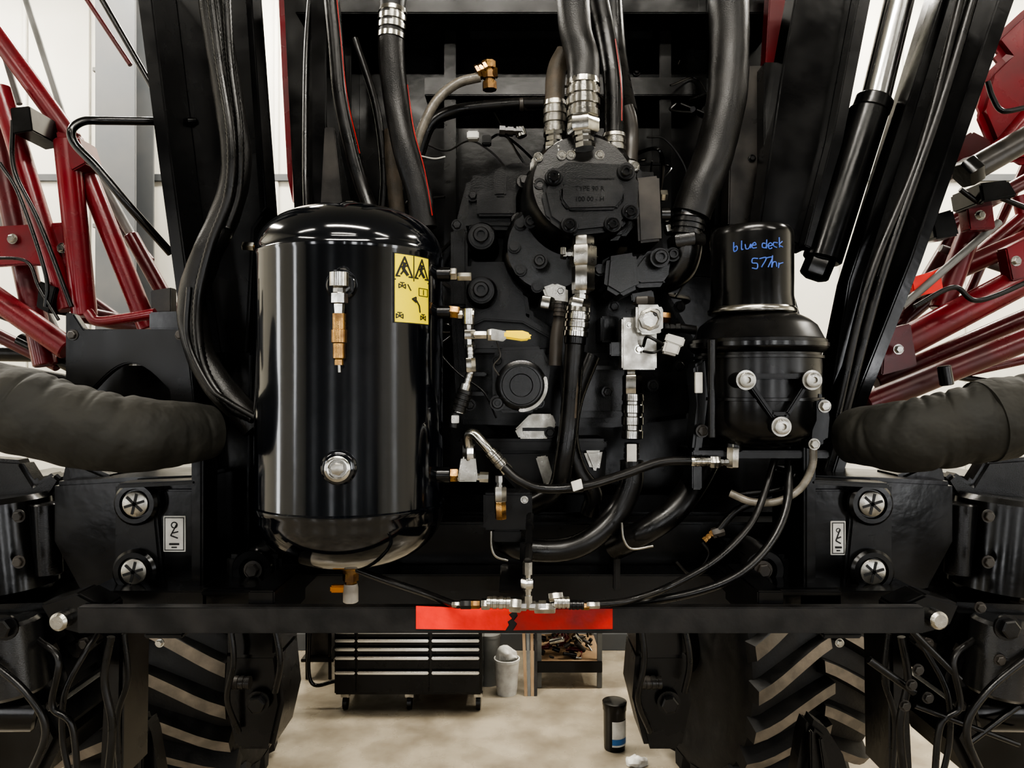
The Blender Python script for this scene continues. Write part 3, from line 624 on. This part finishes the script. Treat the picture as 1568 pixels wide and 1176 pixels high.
# ================================================================ RED BOOM LATTICES
def lattice(segs,extra,name='spray_boom_lattice'):
    b=B(name)
    for s_ in segs:
        u1,v1,u2,v2,w,yy=s_[:6]; m=s_[6] if len(s_)>6 else RED
        b.seg(u1,v1,u2,v2,w,yy,m)
    extra(b); return b.done()
def exL(b):
    b.prism([(-30,348),(100,340),(126,365),(126,412),(40,405),(-30,410)],2.25,2.27,RED,.004)
    b.prism([(85,200),(120,210),(132,250),(110,262),(90,235)],2.22,2.32,RED,.004)
    for u,v in ((20,366),(96,380)): b.bolt(u,v,2.24,16,STEEL)
    b.prism([(230,445),(262,440),(262,478),(232,478)],2.3,2.34,DUST,.003)
    b.prism([(15,165),(45,162),(50,200),(20,205)],2.15,2.3,BLK); b.prism([(60,430),(85,440),(75,480),(55,470)],2.2,2.3,BLK)
    b.hose([(0,250,2.15),(30,300,2.15),(70,420,2.15),(70,470,2.15)],6,RUB)
    b.hose([(20,185,2.2),(22,260,2.2),(60,340,2.2),(110,470,2.2)],7,RUB)
    b.hose([(-20,395,2.15),(40,400,2.15),(60,440,2.15),(90,490,2.15)],5,RUB)
    b.hose([(135,478,2.2),(150,492,2.2),(190,488,2.2),(238,480,2.2)],16,RED)
lattice([(-30,20,112,215,28,2.3),(-30,90,70,560,34,2.35,RED2),(0,135,105,475,30,2.25),(102,215,130,485,36,2.25),(112,215,228,505,30,2.3),(140,250,262,470,14,2.5,GREY),(60,190,232,400,12,2.6,RED2),
 (-30,440,105,535,36,2.3,RED),(-30,500,90,560,20,2.4,RED2),(40,190,-30,380,20,2.5,RED2),(0,330,110,560,14,2.5,GREY),(40,0,120,250,9,2.7,GREY),(145,-20,240,145,9,2.2,BLK),(120,-20,200,100,7,2.4,RED2),
 (120,480,240,505,26,2.4,RED2),(10,280,40,420,26,2.4),(80,420,250,540,20,2.6,RED2),(170,340,240,420,12,2.6,GREY),(200,360,290,520,22,2.5,RED2),(0,60,30,160,9,2.4,GREY),(-30,540,240,545,26,2.7,BLK),(-30,470,200,560,12,2.6,BLK),(30,520,130,570,22,2.4,BLK),(-30,565,110,590,30,2.5,BLK)],exL)
def exR(b):
    b.prism([(1568,15),(1640,-40),(1680,240),(1560,250),(1525,230),(1500,170),(1515,110),(1540,85),(1520,60)],2.4,2.45,RED,.02)
    b.prism([(1395,425),(1440,412),(1445,445),(1400,455)],2.3,2.32,TAPE,.003)
    b.prism([(1480,315),(1520,310),(1525,350),(1485,352)],2.25,2.3,RED,.004); b.prism([(1355,505),(1395,495),(1405,560),(1350,575)],2.25,2.3,RED2,.004)
    b.prism([(1540,380),(1600,350),(1600,420),(1550,430)],2.25,2.3,RED,.004)
    b.seg(1485,262,1620,185,38,2.1,DUST); b.seg(1472,270,1494,256,46,2.1,BLK,'hex')
    for pts in ([(1512,125),(1520,150),(1535,170),(1570,165)],[(1470,290),(1500,310),(1520,300),(1600,330)],[(1400,470),(1460,440),(1500,460),(1600,420)]):
        b.hose([(u,v,2.18) for u,v in pts],8,RUB)
    for u,v in ((1500,330),(1555,400),(1575,215),(1375,535)): b.bolt(u,v,2.22,16,STEEL)
    b.prism([(1500,280),(1545,275),(1560,300),(1505,310)],2.15,2.3,BLK,.006)
    b.prism([(1455,225),(1490,200),(1520,215),(1505,262),(1470,268)],2.2,2.3,RED2,.006); b.prism([(1425,330),(1460,320),(1470,360),(1432,366)],2.25,2.35,BLK,.006)
lattice([(1620,400,1345,545,46,2.3),(1620,465,1340,585,28,2.4,RED2),(1620,500,1325,620,36,2.3,RED2),(1505,300,1440,475,34,2.35),(1620,290,1370,500,24,2.5,RED2),(1620,345,1395,445,30,2.4),(1620,250,1420,360,22,2.5,RED2),
 (1480,330,1350,545,24,2.5,RED2),(1560,300,1610,520,20,2.5),(1530,340,1380,470,12,2.3,GREY),(1480,70,1430,330,12,2.5,RED2),(1620,440,1440,380,12,2.4,GREY),(1450,590,1445,560,20,2.2,BLK),(1620,540,1340,600,14,2.6,RED2),(1580,230,1470,480,14,2.6,RED2),(1620,120,1500,260,22,2.4),(1350,560,1620,600,10,2.6,BLK)],exR)
b=B('red_frame_panel'); b.prism([(425,-40),(436,-40),(446,120),(448,310),(440,270),(432,120)],2.9,2.95,RED,.003); b.done()
b=B('red_frame_panel'); b.prism([(1180,-40),(1222,-40),(1195,104),(1172,100)],2.2,2.25,RED,.003); b.prism([(1265,215),(1283,215),(1258,330),(1246,330)],2.7,2.75,RED,.003); b.done()

# ================================================================ WHEELS
def wheel(inner_u, y_near, side, rotz, W=.62,R=.68):
    b=B('tractor_wheel'); X=Vector((1,0,0))
    prof=[(-.5,.62),(-.5,.70),(-.52,.80),(-.52,.90),(-.49,.955),(-.44,.975),(-.2,.985),(0,.99),(.2,.985),(.44,.975),(.49,.955),(.52,.90),(.52,.80),(.5,.70),(.5,.62),(.46,.60),(.46,.52)]
    b.lathe(Vector((0,0,0)),X,[(a*W,r*(R-.055)) for a,r in prof],TYRE,96)
    N=23
    for sgn in (-1,1):
        for i in range(N):
            base=2*math.pi*(i+(.5 if sgn>0 else 0))/N
            vs=[];M=7
            for j in range(M+1):
                s_=j/M; x=sgn*(-.035+s_*(.545))*W; off=-(s_**1.15)*.30
                wd=.034+.010*s_; r0=(R-.06)*(.985 if s_<.9 else .94); r1=R if s_<.8 else R-.02*(s_-.8)/.2
                for rr,dd in ((r0,-wd*1.7),(r1,-wd),(r1,wd),(r0,wd*1.7)):
                    a=base+off+dd; vs.append(Vector((x,-math.cos(a)*rr,math.sin(a)*rr)))
            side_f=[];top=[]
            for j in range(M):
                o=j*4
                side_f+=[[o,o+1,o+5,o+4],[o+2,o+3,o+7,o+6]]; top.append([o+1,o+2,o+6,o+5])
            side_f+=[[0,3,2,1],[M*4,M*4+1,M*4+2,M*4+3]]
            b.add(vs,side_f,TYRE); b.add(vs,top,LUG)
    s=side*-1
    b.lathe(Vector((s*W*.46,0,0)),X*-s,[(0,R*.60),(-.01,R*.585),(-.02,R*.565),(.02,R*.55),(.10,R*.52),(.12,R*.46),(.20,R*.42),(.22,R*.2),(.24,.0)],SATIN,64)
    for i in range(12):
        a=i*math.pi/6; b.lathe(Vector((s*(W*.46-.08),math.cos(a)*R*.49,math.sin(a)*R*.49)),X*s,[(0,.014),(.03,.014),(.032,.01)],DUST,10)
    b.cyl(Vector((s*(W*.46-.24),0,0)),Vector((s*(W*.46+.10),0,0)),.17,BLK,36,.14); b.cyl(Vector((s*(W*.46+.1),0,0)),Vector((s*(W*.46+.16),0,0)),.09,CAST,24)
    o=b.done()
    xin=(inner_u-784)/F*y_near
    o.rotation_euler[2]=rotz
    o.location=(xin+side*W/2, y_near+R*.93, R)
    return o
wheel(352,3.02,-1,math.radians(3),.74,.66)
wheel(1072,3.02,1,math.radians(14),.62,.66)
def leg(u0,u1,yy):
    b=B('wheel_leg'); 
    b.rect(u0,880,u1,1010,yy,yy+.35,BLK,.02); b.prism([(u0,1000),(u1,1000),(u1+8,1080),(u1-8,1150),(u0+14,1150),(u0-6,1070)],yy+.02,yy+.3,SATIN,.02)
    b.seg(u0+6,1045,u0+38,1045,20,yy-.02,DUST,'crimp'); b.bolt((u0+u1)/2+10,1075,yy,36,CAST)
    b.hose([(u0+4,940,yy-.05),(u0+12,1010,yy-.07),(u0+2,1070,yy-.06),(u0+20,1120,yy)],9,RUB)
    b.hose([(u1-8,940,yy-.05),(u1+4,1010,yy-.07),(u1-4,1060,yy-.06)],10,RUB); return b.done()
leg(346,425,2.95); leg(975,1052,2.95)
def knuckle(flip):
    b=B('steering_knuckle'); f=(lambda u:u) if not flip else (lambda u:1550-u)
    def PR(pts,y0,y1,m,bv=.01): b.prism([(f(u),v) for u,v in pts],y0,y1,m,bv)
    PR([(-40,930),(90,925),(118,975),(85,1000),(100,1060),(60,1085),(-40,1090)],1.75,2.1,CAST,.02)
    PR([(150,960),(190,960),(188,1030),(186,1200),(150,1200),(158,1040)],1.95,2.1,BLK,.01)
    b.cyl(P(f(10),950,1.7),P(f(25),1060,1.7),.07,PUMPM,28); b.cyl(P(f(-30),1085,1.7),P(f(60),1085,1.75),.05,BLK,24); b.bolt(f(10),960,1.62,40,CAST)
    PR([(-40,1080),(70,1080),(95,1130),(60,1200),(-40,1200)],1.9,2.2,BLK,.02)
    for pts,w in [([(150,970,1.75),(130,1000,1.72),(100,1060,1.7),(96,1130,1.7),(110,1200,1.7)],9),([(60,980,1.7),(90,1010,1.66),(80,1080,1.66),(110,1110,1.66),(120,1200,1.66)],10),([(170,975,1.7),(160,1040,1.7),(172,1110,1.7),(165,1200,1.7)],12),([(-30,1000,1.62),(40,1060,1.6),(70,1120,1.6),(40,1200,1.6)],11),([(190,970,1.8),(196,1040,1.8),(180,1100,1.8),(185,1200,1.8)],9)]:
        b.hose([(f(p[0]),p[1],p[2]) for p in pts],w,RUB)
    PR([(95,985),(140,975),(150,985),(120,1010),(100,1004)],1.8,1.84,DUST,.006)
    for u,v in ((80,1080),(60,1000),(130,985)): b.bolt(f(u),v,1.74,18,DUST)
    return b
b=knuckle(False); b.done()
b=knuckle(True); 
for s_ in ((1390,960,1470,1040,10),(1330,1010,1400,1060,12),(1400,1080,1560,1140,8),(1480,1140,1560,1080,9)): b.seg(*s_,1.66,SATIN)
for u,v in ((1405,1025),(1395,1048),(1420,1068),(1530,1010),(1500,930),(1385,1080)): b.bolt(u,v,1.64,18,DUST)
b.done()
def fender(u0,flip):
    b=B('mud_deflector'); g=(lambda x:u0+x) if not flip else (lambda x:u0-x)
    b.prism([(g(0),1215),(g(15),1160),(g(40),1120),(g(68),1100),(g(78),1130),(g(92),1215)],2.3,2.4,SATIN,.02)
    b.prism([(g(30),1215),(g(50),1130),(g(56),1130),(g(44),1215)],2.28,2.3,BLK,.004); b.prism([(g(58),1215),(g(64),1120),(g(69),1120),(g(68),1215)],2.28,2.3,BLK,.004); return b.done()
fender(150,False); fender(1310,True)

# ================================================================ BACKGROUND SHOP ITEMS
yt=4.28
b=B('tool_chest')
def X(u,y): return (u-784)/F*y
x0,x1=X(512,yt),X(738,yt); zb_=.10; zt=1.0
b.box(x0,x1,yt,yt+.42,zb_,zt,BLK,.008); b.box(x0-.01,x1+.01,yt-.01,yt+.43,zt,zt+.03,SATIN)
cols=[(514,546),(548,658),(661,735)]
for (a,c) in cols:
    xa,xb=X(a,yt)+.003,X(c,yt)-.003
    for zz0,zz1 in ((.12,.25),(.255,.335),(.34,.385),(.39,.435),(.44,.485),(.49,.60),(.605,.70),(.705,.80),(.805,.9)):
        b.box(xa,xb,yt-.012,yt,zz0,zz1,SATIN,.002); b.box(xa,xb,yt-.035,yt-.012,zz1-.020,zz1-.002,CHROME,.004)
for u in (527,626,732):
    xx=X(u,yt)
    b.box(xx-.025,xx+.025,yt+.02,yt+.07,.075,.1,STEEL); b.lathe(Vector((xx-.014,yt+.045,.042)),Vector((1,0,0)),[(0,.03),(.002,.042),(.026,.042),(.028,.03)],RUB,24)
    b.lathe(Vector((xx-.014,yt+.37,.042)),Vector((1,0,0)),[(0,.03),(.002,.042),(.026,.042),(.028,.03)],RUB,24)
b.tube([Vector((x0,yt+.05,.86)),Vector((x0-.15,yt+.05,.86)),Vector((x0-.155,yt+.05,.5)),Vector((x0-.15,yt+.05,.16)),Vector((x0,yt+.05,.16))],.011,BLK,raw=True); b.done()
b=B('wire_shelf')
for u in (470,505):
    for yy in (4.75,5.1): b.box(X(u,4.75)-.01,X(u,4.75)+.01,yy,yy+.02,0,1.6,BLK)
for z in (.12,.5,.9,1.3): b.box(X(462,4.75),X(512,4.75),4.73,5.12,z,z+.02,BLK)
b.box(X(470,4.75),X(500,4.75),4.8,5.05,.14,.35,DUST); b.box(X(470,4.75),X(490,4.75),4.8,5.0,.52,.72,GREY); b.done()
yb=4.62
b=B('workbench_shelf')
xa,xb=X(822,yb),X(922,yb)
for z in (.14,.46,.95): b.box(xa,xb,yb,yb+.5,z,z+.03,TAN if z<.9 else GREY)
for xx in (xa,xb-.03): b.box(xx,xx+.03,yb,yb+.03,0,1.5,GREY); b.box(xx,xx+.03,yb+.47,yb+.5,0,1.5,GREY)
b.box(xa,xb,yb-.01,yb+.0,.10,.17,BLK); b.done()
b=B('cardboard_parts_box')
for i in range(3):
    x=xa+.035+i*.115; h=(.17,.13,.19)[i]; b.box(x,x+.105,yb+.02,yb+.35,.49,.49+h,TAN if i%2 else WHT,.004); b.box(x+.045,x+.06,yb+.019,yb+.351,.49+h,.491+h,GREY,0)
b.box(xa+.05,xa+.2,yb+.05,yb+.3,.98,1.2,WHT); b.done()
b=B('scrap_parts_pile')
for i in range(60):
    x=random.uniform(xa+.03,xb-.04); z=random.uniform(.18,.28); y=random.uniform(yb+.02,yb+.3); d=Vector((random.uniform(-1,1),random.uniform(-.4,.4),random.uniform(-.4,.6))).normalized()
    b.cyl(Vector((x,y,z)),Vector((x,y,z))+d*random.uniform(.03,.12),random.uniform(.006,.02),random.choice((DUST,STEEL,RED,BLK,BLK,DUST,TAN)),10)
b.done()
b=B('lumber_boards')
for i in range(4): 
    x=X(803+i*5,4.5); b.add([Vector((x,4.5,.0)),Vector((x+.018,4.5,0)),Vector((x+.018,4.52,0)),Vector((x,4.52,0)),Vector((x-.04+.02*i,5.0,1.2)),Vector((x-.02+.02*i,5.0,1.2)),Vector((x-.02+.02*i,5.02,1.2)),Vector((x-.04+.02*i,5.02,1.2))],[(0,1,2,3),(4,5,6,7),(0,1,5,4),(1,2,6,5),(2,3,7,6),(3,0,4,7)],(TAN,GREY,TAN,DUST)[i])
b.done()
b=B('plastic_bucket'); c=Vector((X(776,4.5),4.55,0))
b.lathe(c,Vector((0,0,1)),[(0,.062),(.2,.076),(.2,.08),(.215,.08),(.216,.072),(.03,.058),(.03,0)],WHT,32); b.done()
b=B('plastic_bucket'); c=Vector((X(748,4.6),4.7,0)); b.lathe(c,Vector((0,0,1)),[(0,.06),(.3,.07),(.3,.075),(.32,.075),(.33,.0)],GREY,32); b.done()
b=B('rag_bundle'); b.tube([Vector((X(776,4.5)-.05,4.56,.19)),Vector((X(776,4.5)-.01,4.54,.25)),Vector((X(776,4.5)+.05,4.55,.21))],[.03,.04,.025],WHT,raw=True,lump=.35,seg=24); b.done()
b=B('cardboard_box'); b.box(X(640,4.7),X(725,4.7),4.85,5.1,.0,.25,TAN); b.done()
b=B('oil_pail'); yo=3.86; c=Vector((X(941,yo),yo,0)); r=K(17,yo)
b.lathe(c,Vector((0,0,1)),[(0,r*.92),(.005,r*.95),(.20,r),(.205,r*1.06),(.225,r*1.06),(.23,r*1.1),(.245,r*1.1),(.25,r*.9)],BLK,32)
vs=[];fs=[]
for i in range(9):
    a=math.radians(-20+i*12); vs+=[c+Vector((math.sin(a)*r*1.01,-math.cos(a)*r*1.01,.03)),c+Vector((math.sin(a)*r*1.01,-math.cos(a)*r*1.01,.16))]
for i in range(8): fs.append([2*i,2*i+1,2*i+3,2*i+2])
b.add(vs,fs,WHT)
vs=[v+Vector((0,-.001,0)) for v in vs]; vs=[Vector((v.x,v.y,.07 if v.z>.1 else .04)) for v in vs]; b.add(vs,fs,BLUEP); b.done()
b=B('paper_rag'); b.tube([Vector((X(960,3.7),3.7,.01)),Vector((X(975,3.7),3.68,.02)),Vector((X(990,3.7),3.7,.01))],[.02,.03,.015],WHT,raw=True,lump=.3); b.done()

# ================================================================ WORLD + CAMERA
w=bpy.data.worlds.new('World'); bpy.context.scene.world=w; w.use_nodes=True
w.node_tree.nodes['Background'].inputs[0].default_value=(.8,.85,1,1); w.node_tree.nodes['Background'].inputs[1].default_value=.2
vs_=bpy.context.scene.view_settings
try: vs_.view_transform='AgX'; vs_.look='AgX - High Contrast'
except Exception: pass
vs_.exposure=-.12
cam=bpy.data.cameras.new('camera'); cam.lens=26; cam.sensor_width=36; cam.clip_start=.05
co=bpy.data.objects.new('camera',cam); co.location=(0,0,H); co.rotation_euler=(math.radians(90),0,0)
bpy.context.scene.collection.objects.link(co); bpy.context.scene.camera=co
